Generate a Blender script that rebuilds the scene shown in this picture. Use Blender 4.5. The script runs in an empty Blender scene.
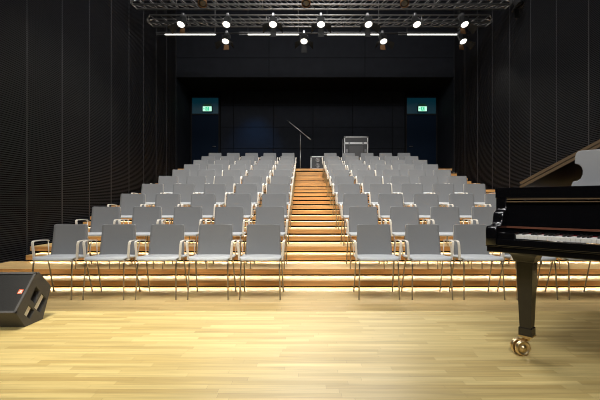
import bpy, bmesh, math, random
from mathutils import Vector, Matrix
random.seed(7)
PI = math.pi
sc = bpy.context.scene
COL = sc.collection
F, CX, CY, H = 400.0, 303.4, 203.0, 1.116      # focal length in pixels, vanishing point, eye height
STG = 0.155                                    # stage floor above the hall floor
WL, WR = -4.55, 5.38                           # side wall faces
YP, YB = 14.29, 16.05                          # portal face, rear wall
TOPZ = 2.36                                    # rear landing

# ------------------------------------------------------------------ materials
def nodes_of(name):
    m = bpy.data.materials.new(name); m.use_nodes = True
    nt = m.node_tree
    return m, nt, nt.nodes['Principled BSDF']
def plain(name, col, rough=0.5, metal=0.0, noise=0.0, nscale=40.0, coat=0.0, spec=0.5, bump=0.0, sheen=0.0):
    m, nt, b = nodes_of(name)
    b.inputs['Base Color'].default_value = (*col, 1)
    b.inputs['Roughness'].default_value = rough
    b.inputs['Metallic'].default_value = metal
    b.inputs['Specular IOR Level'].default_value = spec
    b.inputs['Coat Weight'].default_value = coat
    b.inputs['Coat Roughness'].default_value = 0.05
    b.inputs['Sheen Weight'].default_value = sheen
    if noise or bump:
        tc = nt.nodes.new('ShaderNodeTexCoord')
        n = nt.nodes.new('ShaderNodeTexNoise'); n.inputs['Scale'].default_value = nscale; n.inputs['Detail'].default_value = 4
        nt.links.new(tc.outputs['Object'], n.inputs['Vector'])
        if noise:
            r = nt.nodes.new('ShaderNodeMapRange')
            r.inputs['To Min'].default_value = 1 - noise; r.inputs['To Max'].default_value = 1 + noise
            nt.links.new(n.outputs['Fac'], r.inputs['Value'])
            mx = nt.nodes.new('ShaderNodeMix'); mx.data_type = 'RGBA'; mx.blend_type = 'MULTIPLY'
            mx.inputs[0].default_value = 1.0; mx.inputs[6].default_value = (*col, 1)
            nt.links.new(r.outputs['Result'], mx.inputs[7])
            nt.links.new(mx.outputs[2], b.inputs['Base Color'])
        if bump:
            bp = nt.nodes.new('ShaderNodeBump'); bp.inputs['Strength'].default_value = bump; bp.inputs['Distance'].default_value = 0.004
            nt.links.new(n.outputs['Fac'], bp.inputs['Height']); nt.links.new(bp.outputs['Normal'], b.inputs['Normal'])
    return m
def glow(name, col, strength, base=0.3):
    m, nt, b = nodes_of(name)
    b.inputs['Base Color'].default_value = (*[c * base for c in col], 1)
    b.inputs['Emission Color'].default_value = (*col, 1)
    b.inputs['Emission Strength'].default_value = strength
    return m
def wood(name, c1, c2, rough=0.4, plank=(1.1, 0.07), gap=0.0012, grain=0.22, coat=0.0):
    m, nt, b = nodes_of(name)
    L = nt.links.new
    tc = nt.nodes.new('ShaderNodeTexCoord')
    br = nt.nodes.new('ShaderNodeTexBrick')
    br.inputs['Scale'].default_value = 1.0
    br.inputs['Brick Width'].default_value = plank[0]; br.inputs['Row Height'].default_value = plank[1]
    br.inputs['Mortar Size'].default_value = gap; br.inputs['Mortar Smooth'].default_value = 0.2; br.inputs['Bias'].default_value = 0.0
    br.offset = 0.0; br.squash = 1.0
    br.inputs['Color1'].default_value = (*c1, 1); br.inputs['Color2'].default_value = (*c2, 1)
    br.inputs['Mortar'].default_value = (*[x * 0.55 for x in c2], 1)
    sx = nt.nodes.new('ShaderNodeSeparateXYZ'); L(tc.outputs['Object'], sx.inputs[0])
    dv = nt.nodes.new('ShaderNodeMath'); dv.operation = 'DIVIDE'; dv.inputs[1].default_value = plank[1]; L(sx.outputs[1], dv.inputs[0])
    flr = nt.nodes.new('ShaderNodeMath'); flr.operation = 'FLOOR'; L(dv.outputs[0], flr.inputs[0])
    wn = nt.nodes.new('ShaderNodeTexWhiteNoise'); wn.noise_dimensions = '1D'; L(flr.outputs[0], wn.inputs['W'])
    ma = nt.nodes.new('ShaderNodeMath'); ma.operation = 'MULTIPLY_ADD'; ma.inputs[1].default_value = plank[0] * 3; L(wn.outputs['Value'], ma.inputs[0]); L(sx.outputs[0], ma.inputs[2])
    cb = nt.nodes.new('ShaderNodeCombineXYZ'); L(ma.outputs[0], cb.inputs[0]); L(sx.outputs[1], cb.inputs[1])
    L(cb.outputs[0], br.inputs['Vector'])
    mp = nt.nodes.new('ShaderNodeMapping'); mp.inputs['Scale'].default_value = (1.3, 22, 22)
    L(tc.outputs['Object'], mp.inputs['Vector'])
    n = nt.nodes.new('ShaderNodeTexNoise'); n.inputs['Scale'].default_value = 1.6; n.inputs['Detail'].default_value = 6; n.inputs['Distortion'].default_value = 0.6
    L(mp.outputs['Vector'], n.inputs['Vector'])
    r = nt.nodes.new('ShaderNodeMapRange'); r.inputs['From Min'].default_value = 0.25; r.inputs['From Max'].default_value = 0.75
    r.inputs['To Min'].default_value = 1 - grain; r.inputs['To Max'].default_value = 1 + grain
    L(n.outputs['Fac'], r.inputs['Value'])
    mx = nt.nodes.new('ShaderNodeMix'); mx.data_type = 'RGBA'; mx.blend_type = 'MULTIPLY'; mx.inputs[0].default_value = 1.0
    L(br.outputs['Color'], mx.inputs[6]); L(r.outputs['Result'], mx.inputs[7])
    L(mx.outputs[2], b.inputs['Base Color'])
    b.inputs['Roughness'].default_value = rough
    b.inputs['Coat Weight'].default_value = coat; b.inputs['Coat Roughness'].default_value = 0.25
    return m

M = dict(
    stage=wood('pale stage planks', (0.58, 0.46, 0.195), (0.43, 0.315, 0.115), 0.40, (0.62, 0.047), 0.0006, 0.20),
    hall=wood('oak hall planks', (0.50, 0.37, 0.165), (0.40, 0.285, 0.12), 0.36, (1.3, 0.075), 0.0010, 0.16),
    tread=wood('oak tread boards', (0.52, 0.36, 0.155), (0.45, 0.30, 0.125), 0.40, (1.6, 0.11), 0.001, 0.18),
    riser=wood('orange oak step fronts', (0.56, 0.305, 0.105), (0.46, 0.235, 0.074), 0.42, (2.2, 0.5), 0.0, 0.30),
    recess=plain('black recess board and light shield', (0.004, 0.0035, 0.003), 0.9, spec=0.05),
    led=glow('warm white light strip', (1.0, 0.84, 0.58), 56.0),
    rib=plain('charcoal acoustic slats', (0.0140, 0.0150, 0.0195), 0.6, noise=0.25, nscale=3, spec=0.2),
    groove=plain('black slat backing', (0.003, 0.003, 0.003), 0.9, spec=0.05),
    seam=plain('grey metal panel edging', (0.10, 0.10, 0.108), 0.4, metal=0.6),
    panel=plain('black stained wall panels', (0.0065, 0.0073, 0.0098), 0.7, noise=0.35, nscale=5, spec=0.06),
    alcove=plain('blue black stained alcove panels', (0.0070, 0.0086, 0.0125), 0.7, noise=0.35, nscale=5, spec=0.08),
    black=plain('matt black paint', (0.006, 0.006, 0.007), 0.8, spec=0.15),
    seatf=plain('seat fabric with painted top light', (0.43, 0.445, 0.46), 0.8, noise=0.06, nscale=260, spec=0.2, sheen=0.2),  # lighter than the backs: overhead light painted into the seat colour
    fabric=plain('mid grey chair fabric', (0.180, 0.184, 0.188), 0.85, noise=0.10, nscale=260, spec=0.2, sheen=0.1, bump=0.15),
    shell=plain('cream chair plastic', (0.66, 0.62, 0.55), 0.45, noise=0.03),
    chrome=plain('satin chair steel', (0.33, 0.31, 0.28), 0.28, metal=1.0, noise=0.05),
    calu=plain('case aluminium edging', (0.52, 0.52, 0.52), 0.4, metal=0.7, noise=0.08),
    alu=plain('bare aluminium', (0.24, 0.235, 0.23), 0.38, metal=0.85, noise=0.08),
    flap=plain('black barn door metal', (0.006, 0.006, 0.006), 0.7, spec=0.2),
    dkmetal=plain('black lamp metal', (0.014, 0.014, 0.014), 0.45, spec=0.4, noise=0.1),
    clampm=plain('grey cast clamp', (0.20, 0.20, 0.205), 0.35, metal=0.8, noise=0.1),
    lens=glow('lit lamp lens', (1.0, 0.96, 0.86), 2.6),
    offlens=plain('dark lamp lens', (0.02, 0.02, 0.022), 0.12),
    tube=glow('lit fluorescent tube', (1.0, 0.97, 0.90), 4.0),
    amber=plain('heat tinted flap', (0.13, 0.06, 0.02), 0.45, metal=0.5, noise=0.1),
    piano=plain('black piano lacquer', (0.004, 0.004, 0.005), 0.10, coat=0.6, noise=0.05),
    lidm=plain('satin black lid lacquer', (0.004, 0.004, 0.005), 0.38, noise=0.05, spec=0.18),
    pianos=plain('satin black piano leg', (0.022, 0.019, 0.016), 0.26, coat=0.2, noise=0.08),
    edge=plain('brown lid edge', (0.14, 0.095, 0.055), 0.35, noise=0.15, nscale=8),
    ivory=plain('white key tops', (0.92, 0.91, 0.87), 0.25),
    ebony=plain('black key tops', (0.008, 0.008, 0.008), 0.3),
    felt=plain('red felt', (0.22, 0.015, 0.02), 0.95, spec=0.1),
    bronze=plain('bronze iron frame', (0.20, 0.085, 0.035), 0.45, metal=0.7, noise=0.1),
    board=plain('spruce soundboard', (0.16, 0.055, 0.03), 0.45, noise=0.15),
    brass=plain('polished brass', (0.80, 0.62, 0.36), 0.34, metal=1.0, noise=0.05),
    desk=plain('music desk with painted reflection', (0.31, 0.317, 0.33), 0.45, noise=0.05, nscale=6, spec=0.3),  # grey base colour stands in for brightness reflected by the polished desk
    cab=plain('dark grey textured cabinet paint', (0.066, 0.063, 0.062), 0.6, noise=0.15, nscale=120, bump=0.3),
    ports=plain('pale recess plate', (0.62, 0.61, 0.58), 0.45, metal=0.0, noise=0.1),
    red=plain('orange red badge', (0.75, 0.13, 0.05), 0.4),
    white=plain('white print', (0.85, 0.83, 0.80), 0.5),
    caseb=plain('black laminate case panel', (0.028, 0.029, 0.031), 0.5, noise=0.1, nscale=20),
    caseg=plain('dark grey case front', (0.060, 0.061, 0.064), 0.55, noise=0.12, nscale=30),
    doorp=plain('navy painted door', (0.0008, 0.005, 0.014), 0.7, noise=0.1, nscale=4, spec=0.08),
    transom=glow('teal glass with added glow', (0.0, 0.26, 0.42), 0.055, 0.01),  # emission added so the pane looks lit; it is no lamp
    exitw=glow('lit sign white', (0.50, 1.0, 0.74), 0.95),
    exitg=glow('lit sign green', (0.06, 0.70, 0.36), 0.8),
    dkgreen=plain('dark green sign reflection', (0.01, 0.10, 0.05), 0.4),
    cable=plain('grey steel cable', (0.16, 0.16, 0.165), 0.4, metal=0.7),
)
def perforated(name):
    m, nt, b = nodes_of(name)
    tc = nt.nodes.new('ShaderNodeTexCoord'); v = nt.nodes.new('ShaderNodeTexVoronoi'); v.inputs['Scale'].default_value = 95
    nt.links.new(tc.outputs['Object'], v.inputs['Vector'])
    cr = nt.nodes.new('ShaderNodeValToRGB')
    cr.color_ramp.elements[0].position = 0.28; cr.color_ramp.elements[0].color = (0.002, 0.002, 0.002, 1)
    cr.color_ramp.elements[1].position = 0.45; cr.color_ramp.elements[1].color = (0.006, 0.006, 0.0065, 1)
    nt.links.new(v.outputs['Distance'], cr.inputs['Fac']); nt.links.new(cr.outputs['Color'], b.inputs['Base Color'])
    b.inputs['Roughness'].default_value = 0.55
    return m
M['grille'] = perforated('perforated black grille')

# ------------------------------------------------------------------ mesh collecting
class MB:
    def __init__(s): s.bm = bmesh.new(); s.mats = []; s.cur = 0
    def mat(s, m):
        if m not in s.mats: s.mats.append(m)
        s.cur = s.mats.index(m); return s
    def _tag(s, faces, smooth=False):
        for f in faces: f.material_index = s.cur; f.smooth = smooth
    def box(s, a, b, bev=0.0, rot=None, origin=None):
        c = [(a[i] + b[i]) / 2 for i in range(3)]; d = [abs(b[i] - a[i]) for i in range(3)]
        mt = Matrix.Translation(c) @ Matrix.Diagonal((*d, 1))
        if rot is not None:
            o = Vector(origin if origin is not None else c)
            mt = Matrix.Translation(o) @ rot.to_4x4() @ Matrix.Translation(-o) @ mt
        n0 = len(s.bm.faces)
        r = bmesh.ops.create_cube(s.bm, size=1, matrix=mt)
        fs = {f for v in r['verts'] for f in v.link_faces}
        s._tag(fs)
        if bev > 0:
            es = list({e for v in r['verts'] for e in v.link_edges})
            rb = bmesh.ops.bevel(s.bm, geom=es, offset=bev, segments=2, affect='EDGES', profile=0.5)
            s._tag(rb['faces'])
        return s
    def tube(s, p, q, r, n=8, r2=None, cap=True):
        p, q = Vector(p), Vector(q); d = q - p
        if d.length < 1e-6: return s
        z = d.normalized(); x = z.orthogonal().normalized(); y = z.cross(x)
        r2 = r if r2 is None else r2
        A, B = [], []
        for k in range(n):
            t = 2 * PI * k / n; o = x * math.cos(t) + y * math.sin(t)
            A.append(s.bm.verts.new(p + o * r)); B.append(s.bm.verts.new(q + o * r2))
        fs = [s.bm.faces.new((A[k], A[(k + 1) % n], B[(k + 1) % n], B[k])) for k in range(n)]
        s._tag(fs, True)
        if cap: s._tag([s.bm.faces.new(A[::-1]), s.bm.faces.new(B)])
        return s
    def path(s, pts, r, n=8):
        pts = [Vector(p) for p in pts]; rings = []
        x = None
        for i, p in enumerate(pts):
            d = (pts[min(i + 1, len(pts) - 1)] - pts[max(i - 1, 0)]).normalized()
            x = d.orthogonal().normalized() if x is None else (x - d * x.dot(d)).normalized()
            y = d.cross(x)
            rings.append([s.bm.verts.new(p + (x * math.cos(2 * PI * k / n) + y * math.sin(2 * PI * k / n)) * r) for k in range(n)])
        for a, b in zip(rings, rings[1:]):
            s._tag([s.bm.faces.new((a[k], a[(k + 1) % n], b[(k + 1) % n], b[k])) for k in range(n)], True)
        s._tag([s.bm.faces.new(rings[0][::-1]), s.bm.faces.new(rings[-1])])
        return s
    def ribbon(s, pts, w, t, side=(1, 0, 0)):
        """flat bar of width w across `side`, thickness t, along pts"""
        side = Vector(side).normalized(); pts = [Vector(p) for p in pts]; rings = []
        for i, p in enumerate(pts):
            d = (pts[min(i + 1, len(pts) - 1)] - pts[max(i - 1, 0)]).normalized()
            nrm = d.cross(side).normalized()
            rings.append([s.bm.verts.new(p + side * (a * w / 2) + nrm * (b * t / 2)) for a, b in ((-1, -1), (1, -1), (1, 1), (-1, 1))])
        for a, b in zip(rings, rings[1:]):
            s._tag([s.bm.faces.new((a[k], a[(k + 1) % 4], b[(k + 1) % 4], b[k])) for k in range(4)])
        s._tag([s.bm.faces.new(rings[0][::-1]), s.bm.faces.new(rings[-1])])
        return s
    def prism(s, pts, vec, smooth=False):
        """polygon pts (3D) extruded along vec"""
        vec = Vector(vec)
        A = [s.bm.verts.new(Vector(p)) for p in pts]; B = [s.bm.verts.new(Vector(p) + vec) for p in pts]
        n = len(A)
        s._tag([s.bm.faces.new((A[k], A[(k + 1) % n], B[(k + 1) % n], B[k])) for k in range(n)], smooth)
        s._tag([s.bm.faces.new(A[::-1]), s.bm.faces.new(B)])
        return s
    def lathe(s, prof, mat4=None, n=20):
        """profile (r,z) about local z"""
        mat4 = mat4 or Matrix.Identity(4); rings = []
        for r, z in prof:
            rings.append([s.bm.verts.new(mat4 @ Vector((r * math.cos(2 * PI * k / n), r * math.sin(2 * PI * k / n), z))) for k in range(n)])
        for a, b in zip(rings, rings[1:]):
            s._tag([s.bm.faces.new((a[k], a[(k + 1) % n], b[(k + 1) % n], b[k])) for k in range(n)], True)
        s._tag([s.bm.faces.new(rings[0][::-1]), s.bm.faces.new(rings[-1])])
        return s
    def quads(s, grid, smooth=True):
        V = [[s.bm.verts.new(Vector(p)) for p in row] for row in grid]
        for i in range(len(V) - 1):
            for j in range(len(V[0]) - 1):
                f = s.bm.faces.new((V[i][j], V[i][j + 1], V[i + 1][j + 1], V[i + 1][j])); s._tag([f], smooth)
        return s
    def build(s, name, m=None, parent=None, **props):
        if m is not None and not s.mats: s.mats = [m]
        bmesh.ops.recalc_face_normals(s.bm, faces=s.bm.faces)
        me = bpy.data.meshes.new(name); s.bm.to_mesh(me); s.bm.free()
        for x in s.mats: me.materials.append(x)
        o = bpy.data.objects.new(name, me); COL.objects.link(o)
        if parent is not None: o.parent = parent
        for k, v in props.items(): o[k] = v
        return o
def bake(o):
    dg = bpy.context.evaluated_depsgraph_get(); dg.update()
    me = bpy.data.meshes.new_from_object(o.evaluated_get(dg)); o.modifiers.clear(); o.data = me
    return o
def thing(name, label, cat, loc=(0, 0, 0), rotz=0.0, group=None):
    o = bpy.data.objects.new(name, None); COL.objects.link(o)
    o.location = loc; o.rotation_euler = (0, 0, rotz); o.empty_display_size = 0.1
    o['label'] = label; o['category'] = cat
    if group: o['group'] = group
    return o
def copy_tree(o, parent=None):
    c = o.copy(); COL.objects.link(c); c.parent = parent
    if parent is not None: c.matrix_parent_inverse = o.matrix_parent_inverse
    for ch in [x for x in bpy.data.objects if x.parent == o]: copy_tree(ch, c)
    return c
def struct(mb, name, m=None, parent=None):
    o = mb.build(name, m, parent)
    if parent is None: o['kind'] = 'structure'
    return o
ORD = ['first', 'second', 'third', 'fourth', 'fifth', 'sixth', 'seventh', 'eighth', 'ninth', 'tenth']

# ------------------------------------------------------------------ camera
cam = bpy.data.objects.new('camera', bpy.data.cameras.new('camera')); COL.objects.link(cam)
cam.location = (0, 0, H); cam.rotation_euler = (PI / 2, 0, 0)
cam.data.lens = 24; cam.data.sensor_width = 36; cam.data.sensor_fit = 'HORIZONTAL'
cam.data.shift_x = -3.4 / 600; cam.data.shift_y = 3.0 / 600
cam.data.clip_start = 0.05; cam.data.clip_end = 200
sc.camera = cam

# ------------------------------------------------------------------ room shell
CEIL = 9.2; YF = -4.0
struct(MB().box((WL - .3, 3.56, -.2), (WR + .3, YB + .3, 0)), 'floor', M['hall'])
struct(MB().box((WL - .3, YF - .3, -.2), (WR + .3, 3.56, STG)), 'floor_stage', M['stage'])
struct(MB().box((WL - .3, YF - .3, CEIL), (WR + .3, YB + .3, CEIL + .2)), 'ceiling', M['black'])
def slat_wall(name, x, sgn):
    """sgn: +1 = room lies on +x side"""
    mb = MB().mat(M['groove']).box((x - sgn * .25, YF, -.1), (x - sgn * .022, YP, CEIL))
    mb.mat(M['rib']); z = 0.0
    while z < CEIL - .04:
        a, b = x - sgn * .022, x
        mb.prism([(a, YF, z + .002), (b, YF, z + .003), (b, YF, z + .016), (a, YF, z + .017)], (0, YP - YF, 0)); z += .034
    struct(mb, name)
slat_wall('wall_left', WL, 1); slat_wall('wall_right', WR, -1)
k = 0
for x, s_ in ((WL, 1), (WR, -1)):
    for i in range(-10, 9):
        y = 6.585 + .963 * i
        if y < YF + .1 or y > YP: continue
        k += 1
        struct(MB().box((x - s_ * .012, y - .004, 0), (x + s_ * .003, y + .004, CEIL)), 'trim_%d' % k, M['seam'])
struct(MB().box((WL - .3, YF - .3, -.1), (WR + .3, YF, CEIL)), 'wall_front', M['black'])
# portal lintel: panels with fine joints
mb = MB().mat(M['groove']).box((WL, YP + .012, 5.6), (WR, YB, CEIL))
mb.mat(M['panel'])
zs = [5.6, 6.30, 7.6, CEIL]; xs = [WL, -1.23, 2.20, WR]
for z0, z1 in zip(zs, zs[1:]):
    for x0, x1 in zip(xs, xs[1:]): mb.box((x0 + .010, YP, z0 + .010), (x1 - .010, YP + .03, z1 - .010), .003)
struct(mb, 'wall_portal')
# rear alcove sides and rear wall
struct(MB().box((WL - .3, YP, -.1), (WL, YB, CEIL)), 'wall_alcove_left', M['alcove'])
struct(MB().box((WR, YP, -.1), (WR + .3, YB, CEIL)), 'wall_alcove_right', M['alcove'])
mb = MB().mat(M['groove']).box((WL - .3, YB + .012, -.1), (WR + .3, YB + .3, CEIL)); mb.mat(M['alcove'])
zz = [1.53, 2.41, 3.29, 4.16, 5.04, 5.7]; xx = [-3.33, -2.80, -1.21, .385, 1.975, 3.565, 4.07]
for z0, z1 in zip(zz, zz[1:]):
    for x0, x1 in zip(xx, xx[1:]): mb.box((x0 + .011, YB, z0 + .011), (x1 - .011, YB + .03, z1 - .011), .004)
struct(mb, 'wall_rear')
for n, (x0, x1) in enumerate(((-4.51, -3.35), (4.09, 5.36))):
    d = struct(MB().box((x0 + .05, YB - .035, TOPZ), (x1 - .05, YB + .02, 4.64), .004), 'door_%d' % (n + 1), M['doorp'])
    fr = MB().box((x0, YB - .06, TOPZ), (x0 + .05, YB + .02, 5.35)).box((x1 - .05, YB - .06, TOPZ), (x1, YB + .02, 5.35))
    fr.box((x0 + .05, YB - .06, 5.33), (x1 - .05, YB + .02, 5.38)).box((x0 + .05, YB - .06, 4.64), (x1 - .05, YB + .02, 4.69))
    fr.build('door_frame', M['black'], d)
    MB().box((x0 + .05, YB - .02, 4.69), (x1 - .05, YB + .0, 5.33)).build('transom_glass', M['transom'], d)
    hx = x1 - .16 if n == 0 else x0 + .16
    MB().tube((hx, YB - .035, 3.38), (hx, YB - .09, 3.38), .012).tube((hx, YB - .09, 3.38), (hx + (-.12 if n == 0 else .12), YB - .09, 3.38), .011).build('door_handle', M['clampm'], d)

# ------------------------------------------------------------------ stepped seating platform
def step_y(j):
    m = (j - 1) // 2
    return (5.21 if j % 2 else 5.48) + .9 * m
def step_z(j): return TOPZ if j == 22 else .10575 * j
NST = 22
for j in range(1, NST + 1):
    y, z = step_y(j), step_z(j); zb = step_z(j - 1) if j > 1 else 0
    wide = j <= 2 or j == NST
    x0, x1 = (WL, WR) if wide else (-4.24 if j < 4 else -4.36, 5.21)
    yend = step_y(j + 1) + .10 if j < NST else YB
    mb = MB().mat(M['tread']).box((x0, y, z - .028), (x1, yend, z))
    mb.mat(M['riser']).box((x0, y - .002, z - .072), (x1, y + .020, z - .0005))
    mb.mat(M['recess']).box((x0 + .01, y + .076, zb), (x1 - .01, y + .14, z - .028)).box((x0 + .01, y + .053, z - .077), (x1 - .01, y + .057, z - .028))  # thin second box is an unseen shield, added to block strip light
    st = struct(mb, 'seating_step')
    b = z - .072 + .0035
    ls = MB().mat(M['led']); nseg = round((x1 - x0) / .2); w_ = (x1 - x0 - .08) / nseg
    for i in range(nseg): ls.box((x0 + .04 + i * w_, y + .040, b), (x0 + .04 + (i + .97) * w_, y + .050, b + .008))
    ls.build('light_strip', None, st)

# ------------------------------------------------------------------ chairs
def chair_proto():
    t = thing('conference_chair', 'x', 'chair')
    # seat pad: profile (y,z) front to back
    prof = [(-.200, .450), (-.202, .463), (-.194, .478), (-.174, .488), (-.12, .491), (-.05, .484), (.05, .478), (.115, .478), (.14, .483)]
    g = []
    for y, z in prof:
        w = .257 if y > -.13 else .257 - .035 * ((-.13 - y) / .072) ** 2
        row = []
        for a in (-1, -.94, -.8, -.4, 0, .4, .8, .94, 1):
            row.append((a * w, y - (.040 * (1 - a * a) if y < -.1 else .018 * (1 - a * a) if y < -.04 else 0), z - (.010 if abs(a) == 1 else .002 if abs(a) > .9 else 0)))
        g.append(row)
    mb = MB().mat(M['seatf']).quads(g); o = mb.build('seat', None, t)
    md = o.modifiers.new('s', 'SOLIDIFY'); md.thickness = .018; md.offset = -1 if o.data.polygons[20].normal.z > 0 else 1; bake(o)
    # backrest pad
    def back(off, grow, m, thick):
        g = []; n = 14
        for i in [0, 1, 3, 5, 7, 9, 11, 12.5, 13.3, 13.6, 13.85, 14]:
            s = i / n; zl = .447 - grow + s * (.403 + 2 * grow)
            w = .222 - .018 * s + grow
            top = (1 - s) * (.403 + 2 * grow); r = .016
            if top < r: w -= r - math.sqrt(max(0, r * r - (r - top) ** 2))
            y = .135 + .050 * s + .006 * math.sin(PI * s)
            g.append([(a * w, y + off - .014 * a * a, zl) for a in (-1, -.85, -.5, 0, .5, .85, 1)])
        o = MB().mat(m).quads(g).build('backrest' if m is M['fabric'] else 'back_shell', None, t)
        md = o.modifiers.new('s', 'SOLIDIFY'); md.thickness = thick; md.offset = 0; bake(o)
        return o
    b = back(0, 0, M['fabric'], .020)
    s = back(.016, -.001, M['shell'], .008); s.parent = b
    for sx in (-1, 1):
        x0, x1 = sx * .250, sx * .268
        pts = [(x0, -.140, .456), (x1 - sx * .004, -.147, .63), (x1, -.142, .656), (x1, -.120, .668), (x1, .0, .668), (x1, .130, .658), (x1, .150, .648)]
        mb = MB().mat(M['shell'])
        mb.ribbon(pts[:4], .027, .011, (1, 0, 0))
        mb.ribbon(pts[3:], .026, .010, (1, 0, 0))
        mb.tube((x1, .148, .650), (x0, .13, .465), .0065, 6)
        mb.box((sx * .225, -.155, .450), (sx * .262, -.125, .462))
        mb.build('armrest', None, t)
    for sx in (-1, 1):
        MB().mat(M['chrome']).path([(sx * .233, -.222, 0), (sx * .223, -.192, .40), (sx * .223, -.178, .450), (sx * .223, -.14, .456)], .0085, 8).build('leg', None, t)
        MB().mat(M['chrome']).path([(sx * .243, .222, 0), (sx * .232, .10, .38), (sx * .227, .06, .450), (sx * .223, .02, .456)], .0085, 8).build('leg', None, t)
    mb = MB().mat(M['chrome'])
    for sx in (-1, 1): mb.tube((sx * .223, -.16, .455), (sx * .223, .13, .455), .0085)
    mb.tube((-.25, -.14, .455), (.25, -.14, .455), .0085).tube((-.223, .10, .453), (.223, .10, .453), .0085)
    mb.build('seat_frame', None, t)
    return t
proto = chair_proto()
used = False
for n in range(10):
    for side, xs in (('left', [-.497 - .600 * k for k in range(5)]), ('right', [.879 + .603 * k for k in range(5)])):
        for k, x in enumerate(xs):
            c = copy_tree(proto) if used else proto; used = True
            z = 0 if n == 0 else step_z(2 * n)
            c.location = (x + random.uniform(-.004, .004), 4.82 + .9 * n, z)
            c.rotation_euler = (0, 0, math.radians(random.uniform(-.8, .8)))
            rows = 'front row' if n == 0 else 'rear row' if n == 9 else ORD[n] + ' row from the front'
            seat = ['on the aisle', 'second from the aisle', 'third from the aisle', 'second from the %s wall' % side, 'nearest the %s wall' % side][k]
            c['label'] = 'grey armchair %s of aisle, %s, %s' % (side, rows, seat)
            c['group'] = 'grey armchairs in the rows %s of the aisle' % side

# ------------------------------------------------------------------ trusses and lamps
def truss(label, y, z, dy, dz, x0, x1, cab):
    t = thing('hanging_truss', label, 'truss', (0, 0, 0), 0, 'lighting trusses')
    r = .022
    mb = MB().mat(M['alu'])
    cs = [(y, z), (y + dy, z), (y, z + dz), (y + dy, z + dz)]
    for a, b in cs: mb.tube((x0, a, b), (x1, a, b), r)
    mb.build('chords', None, t)
    mb = MB().mat(M['alu']); n = round((x1 - x0) / .27); st = (x1 - x0) / n
    for i in range(n):
        xa, xb = x0 + i * st, x0 + (i + 1) * st
        for (p, q) in ((2, 0), (3, 1), (0, 1)):
            P, Q = (cs[p], cs[q]) if xa < .4 else (cs[q], cs[p])
            mb.tube((xa, P[0], P[1]), (xb, Q[0], Q[1]), .0065, 6)
        if i % 8 == 4:
            for (p, q) in ((0, 2), (0, 1)): mb.tube((xa, *cs[p]), (xa, *cs[q]), .010, 6)
    mb.build('braces', None, t)
    for xe, sg in ((x0, -1), (x1, 1)):
        mb = MB().mat(M['alu'])
        for a, b in cs: mb.tube((xe, a, b), (xe + sg * .10, y + dy / 2 + (a - y - dy / 2) * .35, z + dz / 2 + (b - z - dz / 2) * .35), .022, 8, .012)
        mb.box((xe + sg * .095, y + dy * .25, z + dz * .25), (xe + sg * .11, y + dy * .75, z + dz * .75))
        mb.build('end_plate', None, t)
    for xc in cab:
        MB().mat(M['cable']).tube((xc, y + dy / 2, z + dz), (xc, y + dy / 2, CEIL - .004), .005, 6).build('suspension_cable', None, t)
    return t
truss('front aluminium lattice truss running across the top of the picture', 10.0, 6.08, .25, .24, -4.25, 5.15, (-3.4, .4, 4.2))
truss('rear aluminium lattice truss carrying seven lit spotlights', 11.0, 6.08, .25, .20, -4.22, 5.12, (-2.45, .66, 2.1, 4.3))

def lamp_proto(doors, name='spotlight', lens='lens', body='dkmetal'):
    """hangs from its clamp at the origin; the lens looks to -y and down"""
    t = thing(name, 'x', 'spotlight')
    mb = MB().mat(M['clampm']).box((-.03, -.03, -.05), (.03, .125, .03), .006)
    mb.tube((0, 0, -.05), (0, 0, -.09), .012).build('clamp', None, t)
    C = Vector((0, -.05, -.215))
    mb = MB().mat(M['clampm'])
    pts = [C + Vector((-.118, 0, 0)), Vector((-.118, -.02, -.12)), Vector((-.09, -.005, -.09)), Vector((.09, -.005, -.09)), Vector((.118, -.02, -.12)), C + Vector((.118, 0, 0))]
    mb.ribbon([pts[0], pts[1]], .025, .006, (0, 1, 0)).ribbon([pts[4], pts[5]], .025, .006, (0, 1, 0)).ribbon([pts[1], pts[2], pts[3], pts[4]], .025, .006, (0, 1, 0))
    mb.build('yoke', None, t)
    el = math.radians(60)
    ax = Vector((0, -math.cos(el), -math.sin(el)))
    q = ax.to_track_quat('Z', 'Y').to_matrix().to_4x4()
    B = Matrix.Translation(C) @ q
    # z along the beam; body from -0.15 to +0.15
    hb = MB().mat(M[body]).lathe([(.03, -.17), (.075, -.155), (.085, -.10), (.088, -.02), (.100, .0), (.104, .12), (.112, .125), (.112, .145), (.104, .145), (.100, .125)], B, 20)
    for a in range(6):
        an = a * PI / 3; v0 = B @ Vector((.088 * math.cos(an), .088 * math.sin(an), -.12)); v1 = B @ Vector((.09 * math.cos(an), .09 * math.sin(an), -.02)); hb.tube(v0, v1, .006, 5)
    h = hb.build('housing', None, t)
    MB().mat(M[lens]).lathe([(.001, .132), (.06, .131), (.099, .126), (.099, .120), (.001, .118)], B, 20).build('lens', None, h)
    if doors:
        # flaps hinged on the front ring
        for kx, (dx, dy) in enumerate(((1, 0), (-1, 0), (0, 1), (0, -1))):
            d2 = Vector((dx, dy, 0)); tn = Vector((-dy, dx, 0))
            wd = B.to_3x3() @ d2; near = kx > 1 and wd.y < 0; out = .85 if kx < 2 else .45
            b0 = d2 * .108 + Vector((0, 0, .145)); b1 = b0 + (d2 * (.35 if near else out) + Vector((0, 0, -1 if near else 1))).normalized() * (.13 if near else .15 if doors == 2 and kx > 1 else .24)
            wa, wb = (.075, .125) if kx < 2 else (.07, .085)
            P = [b0 - tn * wa, b0 + tn * wa, b1 + tn * wb, b1 - tn * wb]
            nn = (P[1] - P[0]).cross(P[3] - P[0]).normalized() * .003
            m = M['amber'] if doors == 2 and kx > 1 and not near else M['flap']
            MB().mat(m).prism([B @ p for p in P], (q.to_3x3() @ nn)).build('barn_door', None, t)
    return t
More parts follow.
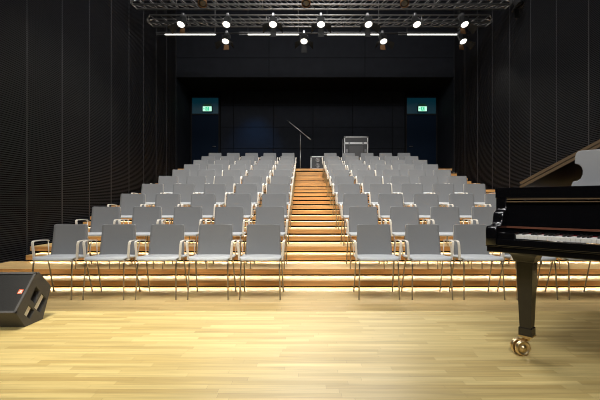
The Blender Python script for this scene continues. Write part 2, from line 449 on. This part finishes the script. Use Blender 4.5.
def px_at(x, y, Y):
    return ((x - CX) * Y / F, Y, H + (CY - y) * Y / F)
protos = {1: [lamp_proto(1), 0], 2: [lamp_proto(2), 0], 3: [lamp_proto(0, lens='offlens', body='amber'), 0], 4: [lamp_proto(1, lens='offlens'), 0], 5: [lamp_proto(0), 0]}
spots = []
def hang_lamp(kind, x, Y, z, label, group, rz=0.0, lit=True):
    p = protos[kind]
    o = copy_tree(p[0]) if p[1] else p[0]; p[1] += 1
    o.location = (x, Y, z); o.rotation_euler = (0, 0, rz); o['label'] = label; o['group'] = group
    if kind not in (3, 4): spots.append((x, Y, z, rz, lit))
    return o
names7 = ['nearest the left wall', 'second from the left wall', 'third from the left wall', 'in the middle of seven', 'third from the right wall', 'second from the right wall', 'nearest the right wall']
for i, px in enumerate((182, 227, 273, 321, 368, 416, 463.5)):
    kind = (2, 5, 1, 1, 1, 5, 2)[i]
    x = (px - CX) * 10.75 / F
    hang_lamp(kind, x, 10.848, 6.235, 'lit black spotlight on the rear truss, ' + names7[i], 'spotlights along the rear truss', math.radians((-14, -8, 0, 0, 6, 10, 14)[i]))
t = thing('hanging_bar', 'thin black pipe behind the rear truss carrying four lower spotlights', 'bar')
MB().mat(M['dkmetal']).tube((-4.3, 12.0, 6.21), (5.0, 12.0, 6.21), .022).build('pipe', None, t)
for xc in (-2.66, -.16, 2.26, 4.69): MB().mat(M['cable']).tube((xc, 12.0, 6.23), (xc, 12.0, CEIL - .004), .005, 6).build('suspension_cable', None, t)
n4 = ['nearest the left wall', 'second from the left wall', 'second from the right wall', 'nearest the right wall']
for i, px in enumerate((226.5, 304, 382.5, 461)):
    hang_lamp((2, 1, 2, 2)[i], (px - CX) * 11.82 / F, 11.848, 6.185, 'lit lower spotlight on the pipe behind the rear truss, ' + n4[i], 'lower spotlights on the pipe', math.radians((-6, 0, 8, 18)[i]))
n3 = ['left', 'middle', 'right']
for i, px in enumerate((203, 306, 404)):
    hang_lamp(3, (px - CX) * 9.8 / F, 9.848, 6.30, 'brown tinted lamp at the top edge on the front truss, %s of three' % n3[i], 'lamps on the front truss', 0)
hang_lamp(4, (519 - CX) * 9.7 / F, 9.848, 6.27, 'black lamp at the right end of the front truss by the wall', 'lamps on the front truss', .3)

# fluorescent tubes
for i, (a, b) in enumerate(((165, 215.5), (248, 298.5), (327, 378.5), (407, 458))):
    xa, xb = (a - CX) * 12.2 / F, (b - CX) * 12.2 / F
    t = thing('hanging_tube_light', 'white lit tube light behind the rear truss, ' + n4[i], 'tube light', (xa, 12.2, 6.29), 0, 'tube lights in line behind the rear truss')
    L = xb - xa
    MB().mat(M['dkmetal']).box((-.27, -.035, -.01), (L + .03, .035, .035), .004).box((-.27, -.025, -.055), (0, .025, -.01), .006).box((L, -.025, -.055), (L + .03, .025, -.01)).build('housing', None, t)
    MB().mat(M['tube']).tube((.0, 0, -.035), (L, 0, -.035), .016, 10).build('tube', None, t)
    for xc in (0.0, L): MB().mat(M['cable']).tube((xc, 0, .03), (xc, 0, CEIL - 6.294), .005, 6).build('suspension_cable', None, t)

# ------------------------------------------------------------------ exit signs
for i, (xa, xb) in enumerate(((202.8, 211.6), (418.4, 426.8))):
    Y = 15.94; x0, z1 = (xa - CX) * Y / F, H + (CY - 106.4) * Y / F; x1, z0 = (xb - CX) * Y / F, H + (CY - 111.2) * Y / F
    t = thing('exit_sign', 'lit green exit sign over the %s door' % ('left', 'right')[i], 'exit sign', ((x0 + x1) / 2, Y, z0), 0, 'exit signs over the rear doors')
    w = (x1 - x0) / 2; h = z1 - z0
    MB().mat(M['black']).box((-w - .02, 0, -.02), (w + .02, .12, h + .02), .004).mat(M['dkgreen']).box((-w + .02, .01, h + .02), (w - .02, .11, h + .11)).build('housing', None, t)  # dark green box on top stands in for the sign's reflection
    p = MB().mat(M['exitw']).box((-w, -.006, 0), (w, .0, h)).build('lit_panel', None, t)
    g = MB().mat(M['exitg'])
    g.box((-.07, -.010, .02), (.075, -.006, h - .02))
    g.mat(M['exitw'])
    g.tube((.005, -.014, h - .045), (.005, -.010, h - .045), .014, 10)
    g.ribbon([(.0, -.012, h - .065), (-.01, -.012, h * .42)], .022, .004, (0, 0, 1) if False else (1, 0, 0))
    g.ribbon([(-.01, -.012, h * .42), (.03, -.012, h * .28), (.025, -.012, .03)], .012, .004, (1, 0, 0))
    g.ribbon([(-.01, -.012, h * .42), (-.03, -.012, h * .25), (-.055, -.012, h * .2)], .012, .004, (0, 0, 1))
    g.mat(M['exitg']).prism([(-w + .015, -.006, h / 2), (-w + .045, -.006, h / 2 + .03), (-w + .045, -.006, h / 2 - .03)], (0, -.004, 0)).box((-w + .045, -.010, h / 2 - .012), (-w + .075, -.006, h / 2 + .012))
    g.build('pictogram', None, p)

# ------------------------------------------------------------------ things on the rear landing
t = thing('microphone_stand', 'black boom microphone stand at the top of the aisle', 'microphone stand', ((300.3 - CX) * 14.85 / F, 14.85, TOPZ))
mb = MB().mat(M['dkmetal']).lathe([(.13, 0), (.13, .012), (.05, .022), (.018, .03), (.018, .05)], None, 20); mb.build('base', None, t)
MB().mat(M['calu']).tube((0, 0, .03), (0, 0, .72), .014).tube((0, 0, .72), (0, 0, 1.30), .009).build('pole', None, t)
MB().mat(M['dkmetal']).box((-.022, -.03, 1.28), (.022, .012, 1.33), .006).build('boom_clamp', None, t)
def mp(x, y): q = px_at(x, y, 14.83); return (q[0] - (300.3 - CX) * 14.85 / F, -.02, q[2] - TOPZ)
MB().mat(M['calu']).tube(mp(287.8, 120.8), mp(310.5, 139.4), .012).tube(mp(306.8, 136.4), mp(310.8, 139.6), .020).build('boom', None, t)
MB().mat(M['dkmetal']).tube(mp(287.2, 120.2), mp(288.8, 121.8), .018).build('clip', None, t)

def flight_case(name, label, x0, x1, y0, y1, z, h, lid, front):
    t = thing(name, label, 'flight case', (x0, y0, z))
    w, d = x1 - x0, y1 - y0; e = .035; wz = .09 if front == 'tall' else 0.0
    MB().mat(M['caseb']).box((.01, .01, wz + .01), (w - .01, d - .01, h - lid - .004)).build('body', None, t)
    if lid: MB().mat(M['caseb']).box((.01, .01, h - lid + .004), (w - .01, d - .01, h - .01)).build('lid', None, t)
    def edges(za, zb):
        mb = MB().mat(M['calu'])
        for xa in (0, w - e):
            for ya in (0, d - e): mb.box((xa, ya, za), (xa + e, ya + e, zb), .004)
        for zc in (za, zb - e):
            for ya in (0, d - e): mb.box((0, ya, zc), (w, ya + e, zc + e), .004)
            for xa in (0, w - e): mb.box((xa, 0, zc), (xa + e, d, zc + e), .004)
        mb.build('edging', None, t)
    edges(wz, h - lid - .002)
    if lid: edges(h - lid + .002, h)
    mb = MB().mat(M['clampm'])
    for xa in (.02, w - .02):
        for zc in (wz + .02, h - .02): mb.lathe([(.01, -.032), (.036, -.02), (.042, 0), (.036, .02), (.01, .032)], Matrix.Translation((xa, .015, zc)), 10)
    mb.build('ball_corner', None, t)
    if front == 'tall':
        for xa in (.16, w - .22):
            l = MB().mat(M['clampm']).box((xa, -.012, h - lid - .05), (xa + .06, .012, h - lid + .04), .004); l.build('latch', None, t)
        MB().mat(M['caseg']).box((.20, -.004, wz + .08), (w - .20, .012, h - lid - .09)).build('front_panel', None, t)
        for xa in (.06, w - .14): MB().mat(M['clampm']).box((xa, -.006, h * .52), (xa + .08, .012, h * .52 + .12), .004).tube((xa + .015, -.02, h * .52 + .06), (xa + .065, -.02, h * .52 + .06), .008).build('handle', None, t)
        for xa in (.12, w - .12):
            for ya in (.12, d - .12): MB().mat(M['dkmetal']).tube((xa - .02, ya, .045), (xa + .02, ya, .045), .045, 14).box((xa - .03, ya - .03, .05), (xa + .03, ya + .03, wz + .012)).build('caster', None, t)
    else:
        for zc in (h * .29, h * .71):
            MB().mat(M['clampm']).lathe([(.085, 0), (.085, .012), (.065, .016), (.06, .006), (.02, .006), (.015, .02), (.001, .02)], Matrix.Translation((w * .5, .0, zc)) @ Matrix.Rotation(PI / 2, 4, 'X'), 20).build('round_fitting', None, t)
    return t
q0, q1 = px_at(344.2, 136.5, 15.0), px_at(368.2, 136.5, 15.0)
flight_case('flight_case', 'tall black flight case with aluminium edges behind the right rear chairs', q0[0], q1[0], 15.0, 15.7, TOPZ, q0[2] - TOPZ, .25, 'tall')
q0, q1 = px_at(310.6, 156.2, 14.8), px_at(325.0, 156.2, 14.8)
flight_case('rack_case', 'small black rack case with two round fittings by the aisle top', q0[0], q1[0], 14.8, 15.3, TOPZ, q0[2] - TOPZ, 0, 'small')

# ------------------------------------------------------------------ stage monitor wedge
XE = -2.155
t = thing('stage_monitor', 'black wedge floor monitor speaker on the stage at left', 'speaker', (XE, 3.1, STG))
HS = H - STG
def sp(x, y):
    Y = -XE * F / (CX - x); return Vector((0, Y - 3.1, HS - (y - CY) * Y / F))
LEN = .72
prof = [(-.10, .13), (.14, .394), (.165, .398), (.32, .25), (.21, 0), (0, 0)]
mb = MB().mat(M['cab']).prism([(-LEN, a, b) for a, b in prof], (LEN, 0, 0))
cab = mb.build('cabinet', None, t)
holes = [[(36.2, 286.3), (39.9, 291.2), (34.8, 303.6), (30.6, 299.2)], [(42.2, 293.4), (46.4, 299), (40.0, 312.6), (34.4, 307.6)], [(29.0, 305.0), (34.2, 310.4), (30, 319.3), (24.4, 314.3)]]
for hp in holes:
    cu = MB().prism([sp(*p) + Vector((-.05, 0, 0)) for p in hp], (.1, 0, 0)).build('cutter')
    cu.location = (XE, 3.1, STG); 
    md = cab.modifiers.new('b', 'BOOLEAN'); md.operation = 'DIFFERENCE'; md.object = cu; md.solver = 'EXACT'
    bpy.context.view_layer.update(); bake(cab); bpy.data.objects.remove(cu)
md = cab.modifiers.new('v', 'BEVEL'); md.width = .006; md.segments = 2; md.limit_method = 'ANGLE'; md.angle_limit = math.radians(35)
bake(cab)
# recess contents: a pale plate in the two lower ports, a dark one above
for i, hp in enumerate(holes):
    c = sum((sp(*p) for p in hp), Vector()) / 4
    P = [c + (sp(*p) - c) * .98 for p in hp]
    if i: P = [P[0], P[0].lerp(P[1], .55), P[3].lerp(P[2], .55), P[3]]
    MB().mat(M['ports'] if i else M['caseb']).prism([p + Vector((-.049, 0, 0)) for p in P], (.040 if i else .008, 0, 0)).build('handle_recess', None, t)
# grille in the sloped baffle
a, b = Vector((0, -.10, .13)), Vector((0, .14, .394)); d = (b - a).normalized(); nrm = Vector((0, -d.z, d.y))
g0, g1 = a + d * .018, b - d * .016
mb = MB().mat(M['grille']).prism([g0 + nrm * .001 + Vector((-.018, 0, 0)), g1 + nrm * .001 + Vector((-.018, 0, 0)), g1 + nrm * .001 + Vector((-LEN + .018, 0, 0)), g0 + nrm * .001 + Vector((-LEN + .018, 0, 0))], nrm * .004)
gr = mb.build('grille', None, t)
fr = MB().mat(M['cab'])
for p, q in ((a, a + d * .018), (b - d * .016, b)): fr.prism([p, q, q + nrm * .012, p + nrm * .012], (-LEN, 0, 0))
for x0 in (0, -LEN + .018): fr.prism([a + Vector((x0, 0, 0)), b + Vector((x0, 0, 0)), b + nrm * .012 + Vector((x0, 0, 0)), a + nrm * .012 + Vector((x0, 0, 0))], (-.018, 0, 0))
fr.build('grille_frame', None, t)
# badge: orange red rectangle with the letters on it
bc = a + d * .182 + nrm * .0055 + Vector((-.050, 0, 0))
ux = Vector((1, 0, 0))
def bq(u0, u1, v0, v1, h=.002, base=0.0): return [bc + nrm * base + ux * u * .52 + d * v * .75 for u, v in ((u0, v0), (u1, v0), (u1, v1), (u0, v1))]
bd = MB().mat(M['red']).prism(bq(-.034, .034, -.026, .026), nrm * .003).build('badge', None, t)
lt = MB().mat(M['white'])
def st(u0, u1, v0, v1): lt.prism(bq(u0, u1, v0, v1, base=.003), nrm * .001)
st(-.012, -.006, -.012, .018); st(-.026, -.006, -.018, -.011); st(-.026, -.020, -.012, -.004)                                  # J
st(-.002, .004, -.018, .018); st(.004, .010, .012, .018); st(.004, .010, -.003, .003); st(.004, .010, -.018, -.012); st(.010, .014, .003, .013); st(.010, .014, -.013, -.003)   # B
st(.018, .024, -.018, .018); st(.024, .032, -.018, -.011)                                                                       # L
lt.build('lettering', None, bd)
for x0 in (-.08, -LEN + .08):
    MB().mat(M['dkmetal']).box((x0 - .03, .02, -.0), (x0 + .03, .19, .004)).build('foot', None, t)

# ------------------------------------------------------------------ grand piano
PH = math.radians(47)
P0 = Vector((1.148, 2.524))
pn = thing('grand_piano', 'black grand piano with open lid and brass casters at right', 'piano', (P0.x, P0.y, STG), -PH)
def uat(x, v):
    """piano u of the picture column x in the plane v"""
    bx, by = P0.x + math.sin(PH) * v, P0.y + math.cos(PH) * v
    c, s_ = math.cos(PH), math.sin(PH); k = (x - CX) / F
    return (k * by - bx) / (c + k * s_)
def zat(x, y, v):
    u = uat(x, v); Y = P0.y + math.cos(PH) * v - math.sin(PH) * u
    return HS - (y - CY) * Y / F
W = 1.50
def catmull(pts, n=8):
    out = []
    for i in range(len(pts) - 1):
        p = [Vector(pts[max(0, min(len(pts) - 1, i + k))]) for k in (-1, 0, 1, 2)]
        for j in range(n):
            s_ = j / n
            out.append(.5 * ((2 * p[1]) + (p[2] - p[0]) * s_ + (2 * p[0] - 5 * p[1] + 4 * p[2] - p[3]) * s_ ** 2 + (3 * p[1] - p[0] - 3 * p[2] + p[3]) * s_ ** 3))
    out.append(Vector(pts[-1])); return out
outer = [Vector((0, .17))] + catmull([(0, 1.75), (.02, 1.95), (.14, 2.08), (.35, 2.10), (.55, 2.02), (.72, 1.78), (.92, 1.42), (1.22, 1.12), (1.42, .88), (1.5, .60)], 6) + [Vector((W, .17))]
def inset(pts, t):
    out = []
    for i, p in enumerate(pts):
        a = pts[max(0, i - 1)]; b = pts[min(len(pts) - 1, i + 1)]
        d_ = (b - a).normalized(); out.append(p + Vector((d_.y, -d_.x)) * t)
    return out
inner = inset(outer, .055)
mb = MB().mat(M['piano'])
V = [[mb.bm.verts.new((p.x, p.y, z)) for p in pts] for pts, z in ((outer, .66), (outer, .985), (outer, .991), (inner, .991), (inner, .66))]
for a_, b_ in zip(V, V[1:] + V[:1]):
    mb._tag([mb.bm.faces.new((a_[i], a_[i + 1], b_[i + 1], b_[i])) for i in range(len(outer) - 1)], True)
for i in (0, len(outer) - 1): mb._tag([mb.bm.faces.new([r_[i] for r_ in V])])
mb.build('rim', None, pn)
# arms: low round nosed front, S curve up to the rim
arm = [(.0, .696), (.0, .79), (.004, .805), (.014, .815), (.03, .818), (.062, .818), (.082, .822), (.098, .835), (.108, .852), (.112, .872), (.118, .893), (.130, .905), (.150, .912), (.168, .920), (.178, .940), (.182, .965), (.186, .991), (.26, .991), (.26, .696)]
for u0 in (0, W - .065):
    a_ = MB().mat(M['piano']).prism([(u0, v, z) for v, z in arm], (.065, 0, 0), True).build('arm', None, pn)
    md = a_.modifiers.new('v', 'BEVEL'); md.width = .008; md.segments = 3; md.limit_method = 'ANGLE'; md.angle_limit = math.radians(40); bake(a_)
MB().mat(M['piano']).box((.003, .012, .655), (W - .003, .62, .692), .005).box((0.0, .004, .690), (W, .3, .697), .002).build('key_bed', None, pn)
MB().mat(M['piano']).box((.065, .004, .697), (W - .065, .028, .740), .004).build('key_slip', None, pn)
for u0, u1 in ((.065, .168), (1.392, W - .065)): MB().mat(M['piano']).box((u0, .022, .70), (u1, .20, .778), .006).build('key_block', None, pn)
MB().mat(M['felt']).box((.17, .176, .742), (1.392, .180, .772)).build('felt_strip', None, pn)
KP = 1.222 / 52
for k in range(52):
    u0 = .17 + k * KP
    MB().mat(M['ivory']).box((u0 + .0006, .030, .745), (u0 + KP - .0006, .178, .768), .0012).build('white_key', None, pn)
for k in range(51):
    if (k + 5) % 7 in (2, 6): continue          # no black key between E-F and B-C (lowest key is A)
    u0 = .17 + (k + 1) * KP
    MB().mat(M['ebony']).prism([(u0 - .0055, .078, .766), (u0 + .0055, .078, .766), (u0 + .0045, .086, .780), (u0 - .0045, .086, .780)], (0, .09, 0)).build('black_key', None, pn)
MB().mat(M['piano']).prism([(.066, .180, .770), (.066, .184, .975), (.066, .205, .975), (.066, .205, .770)], (W - .132, 0, 0)).build('fallboard', None, pn)
MB().mat(M['edge']).box((.066, .166, .966), (W - .066, .184, .972), .001).box((.066, .170, .982), (W - .066, .186, .989), .001).build('fallboard_rail', None, pn)
MB().mat(M['piano']).box((-.012, .183, .991), (W + .012, .42, 1.060), .005).build('music_shelf', None, pn)
# inside
mb = MB().mat(M['board'])
mb.prism([(p.x, p.y, .80) for p in inner], (0, 0, .012)).build('soundboard', None, pn)
ip = inset(outer, .10); mb = MB().mat(M['bronze'])
fl = [p for p in ip]
A = [mb.bm.verts.new((p.x, p.y, .90)) for p in fl]; c2 = inset(outer, .22); B_ = [mb.bm.verts.new((p.x, max(p.y, .45), .90)) for p in c2]
for i in range(len(A) - 1): mb._tag([mb.bm.faces.new((A[i], A[i + 1], B_[i + 1], B_[i]))])
mb.box((.1, .42, .88), (1.4, .62, .91), .004)
for ua, ub in ((.45, .28), (.75, .5), (1.02, .75)): mb.ribbon([(ua, .55, .91), (ub, 1.75 if ub < .6 else 1.5, .91)], .03, .02, (1, 0, 0))
mb.build('iron_frame', None, pn)
# lid hinged along the bass side
TH = math.radians(28.3); HZ = 1.074; VL = .645
Rl = Matrix.Rotation(-TH, 3, 'Y')
def lid_pt(u, v, w): q = Rl @ Vector((u, 0, w)); return (q.x, v, q.z + HZ)
mb = MB()
lo = [Vector((-.01, VL))] + [Vector((p.x - .01 if p.x < .02 else p.x + .012, p.y + (.012 if p.y > 1.9 else 0))) for p in outer[1:-1] if p.y > VL + .02] + [Vector((W + .012, VL))]
def slab(pts, w0, w1, edge_m):
    A = [mb.bm.verts.new(lid_pt(p.x, p.y, w0)) for p in pts]; B = [mb.bm.verts.new(lid_pt(p.x, p.y, w1)) for p in pts]; n = len(A)
    mb.mat(M['lidm']); mb._tag([mb.bm.faces.new(A[::-1]), mb.bm.faces.new(B)])
    mb.mat(edge_m); mb._tag([mb.bm.faces.new((A[k], A[(k + 1) % n], B[(k + 1) % n], B[k])) for k in range(n)])
slab(lo, 0.0, .020, M['edge'])
lid = mb.build('lid', None, pn)
mb = MB()
slab([Vector((.004, VL)), Vector((.004, 1.0)), Vector((W - .1, 1.0)), Vector((W + .012, VL))], .025, .045, M['edge'])
mb.build('lid_flap', None, lid)
q = lid_pt(1.30, .95, 0)
MB().mat(M['piano']).tube((1.395, .80, .93), q, .011).build('lid_prop', None, pn)
# music desk
VD = .35
op = [(570.6, 189), (572.6, 181.4), (576.5, 181.0), (580.3, 178.6), (582.0, 174.5), (582.0, 170.5), (580.5, 166.6), (577.8, 164.4), (573.8, 163.6), (573.6, 157.5), (574.4, 153.6), (576.3, 151.2), (579.5, 150.2)]
lp = [(uat(x, VD), zat(x, y, VD)) for x, y in op]
ztop = lp[-1][1]
pts = lp + [(W - u, z) for u, z in lp[::-1]]
tl = math.tan(math.radians(7))
mb = MB().mat(M['desk'])
z0d = lp[0][1]
front = [mb.bm.verts.new((u, VD + (z - z0d) * tl, max(z, 1.061))) for u, z in pts]; backv = [mb.bm.verts.new((u, VD + .016 + (z - z0d) * tl, max(z, 1.061))) for u, z in pts]
n = len(pts)
mb._tag([mb.bm.faces.new(front), mb.bm.faces.new(backv[::-1])]); mb._tag([mb.bm.faces.new((front[k], backv[k], backv[(k + 1) % n], front[(k + 1) % n])) for k in range(n)])
ds = mb.build('music_desk', None, pn)
md = ds.modifiers.new('v', 'BEVEL'); md.width = .004; md.segments = 2; md.limit_method = 'ANGLE'; md.angle_limit = math.radians(50); bake(ds)
# legs
def piano_leg(u, v, ca):
    l = MB().mat(M['pianos'])
    def ring(z, h): return [l.bm.verts.new((u + a * h, v + b * h, z)) for a, b in ((-1, -1), (1, -1), (1, 1), (-1, 1))]
    lev = [(.655, .082), (.640, .082), (.632, .074), (.622, .068), (.610, .064), (.600, .062), (.596, .056), (.590, .054), (.585, .047), (.50, .0455), (.172, .033)]
    R = [ring(z, h) for z, h in lev]
    for a_, b_ in zip(R, R[1:]): l._tag([l.bm.faces.new((a_[k], a_[(k + 1) % 4], b_[(k + 1) % 4], b_[k])) for k in range(4)])
    l._tag([l.bm.faces.new(R[0]), l.bm.faces.new(R[-1][::-1])])
    l.box((u - .039, v - .039, .122), (u + .039, v + .039, .172), .004)
    o = l.build('leg', None, pn)
    MB().mat(M['brass']).box((u - .040, v - .040, .114), (u + .040, v + .040, .123), .002).build('ferrule', None, o)
    c = MB().mat(M['brass']); d_ = Vector((math.cos(ca), math.sin(ca), 0)); s_ = Vector((-d_.y, d_.x, 0)); O = Vector((u, v, 0))
    c.lathe([(.030, .114), (.028, .104), (.020, .098), (.018, .085), (.001, .085)], Matrix.Translation((u, v, 0)), 14)
    hub = O + d_ * .045 + Vector((0, 0, .048))
    for sg in (-1, 1): c.ribbon([O + s_ * (sg * .012) + Vector((0, 0, .098)), O + d_ * .03 + s_ * (sg * .010) + Vector((0, 0, .094)), hub + s_ * (sg * .010) + Vector((0, 0, .015)), hub + s_ * (sg * .010)], .024, .006, d_)
    c.build('caster_fork', None, o)
    for sg in (-1, 1):
        Mx = Matrix.Translation(hub + s_ * (sg * .026)) @ s_.to_track_quat('Z', 'Y').to_matrix().to_4x4()
        MB().mat(M['brass']).lathe([(.004, -.017), (.014, -.016), (.016, -.008), (.034, -.007), (.037, -.013), (.044, -.013), (.048, -.006), (.048, .006), (.044, .013), (.037, .013), (.034, .007), (.016, .008), (.014, .016), (.004, .017)], Mx, 24).build('caster_wheel', None, o)
    MB().mat(M['brass']).tube(hub - s_ * .042, hub + s_ * .042, .008).build('axle', None, o)
    return o
piano_leg(.17, .22, math.radians(232)); piano_leg(W - .17, .22, math.radians(150)); piano_leg(.42, 1.80, math.radians(100))
# pedal lyre
mb = MB().mat(M['piano']).box((.60, .40, .60), (.90, .60, .66)).box((.62, .44, .10), (.88, .56, .17), .006)
for uu in (.67, .83): mb.tube((uu, .5, .17), (uu, .5, .60), .016)
ly = mb.build('pedal_lyre', None, pn)
for uu in (.68, .75, .82): MB().mat(M['brass']).box((uu - .012, .33, .105), (uu + .012, .45, .117), .004).build('pedal', None, ly)

# ------------------------------------------------------------------ light
def area(name, loc, aim, size, energy, col=(1, 1, 1), spread=180):
    l = bpy.data.lights.new(name, 'AREA'); l.shape = 'RECTANGLE'; l.size, l.size_y = size; l.energy = energy; l.color = col; l.spread = math.radians(spread)
    o = bpy.data.objects.new(name, l); COL.objects.link(o); o.location = loc
    o.rotation_euler = (Vector(aim) - Vector(loc)).to_track_quat('-Z', 'Y').to_euler(); return o
def spot(name, loc, aim, energy, ang, col=(1, 1, 1), blend=.6, size=.1):
    l = bpy.data.lights.new(name, 'SPOT'); l.energy = energy; l.spot_size = math.radians(ang); l.spot_blend = blend; l.color = col; l.shadow_soft_size = size
    o = bpy.data.objects.new(name, l); COL.objects.link(o); o.location = loc
    o.rotation_euler = (Vector(aim) - Vector(loc)).to_track_quat('-Z', 'Y').to_euler(); return o
el = math.radians(60)
for i, (x, Y, z, rz, lit) in enumerate(spots):
    ax = Vector((0, -math.cos(el), -math.sin(el))); ax.rotate(Matrix.Rotation(rz, 3, 'Z'))
    C = Vector((0, -.05, -.215)); C.rotate(Matrix.Rotation(rz, 3, 'Z'))
    p = Vector((x, Y, z)) + C + ax * .34
    spot('spotlight_beam', p, p + ax, 130 if abs(x - .4) > 2.6 else 320, 50 if abs(x - .4) > 2.6 else 96, (1.0, .93, .82), .8, .08)
for y0, e in ((3.0, 320), (5.4, 290), (8.0, 90)):
    area('house_light', (0, y0, 8.9), (.2, y0 + 6.0, 1.6), (6, 1.0), e, (1.0, .985, .96), 130)
spot('stage_light', (-2.2, 1.5, 7.4), (-1.2, 3.25, STG), 2300, 31, (1.0, .93, .76), 1.0, .25)
area('front_light', (-.5, -3.0, 7.0), (.2, 5.6, .9), (4, .8), 100, (1.0, .985, .96), 70)
spot('blue_light', (-1.8, 14.7, 5.3), (-2.0, 16.0, 2.9), 230, 70, (.12, .45, 1.0), 1.0, .2)
w = bpy.data.worlds.new('world'); sc.world = w; w.use_nodes = True
w.node_tree.nodes['Background'].inputs[0].default_value = (.02, .022, .026, 1); w.node_tree.nodes['Background'].inputs[1].default_value = .2

sc.view_settings.view_transform = 'Standard'; sc.view_settings.look = 'None'
sc.view_settings.gamma = 1; sc.view_settings.exposure = 0.08; sc.view_settings.use_curve_mapping = False
sc.cycles.use_denoising = True; sc.cycles.filter_width = 1.0
sc.cycles.max_bounces = 6
sc.cycles.sample_clamp_indirect = 6
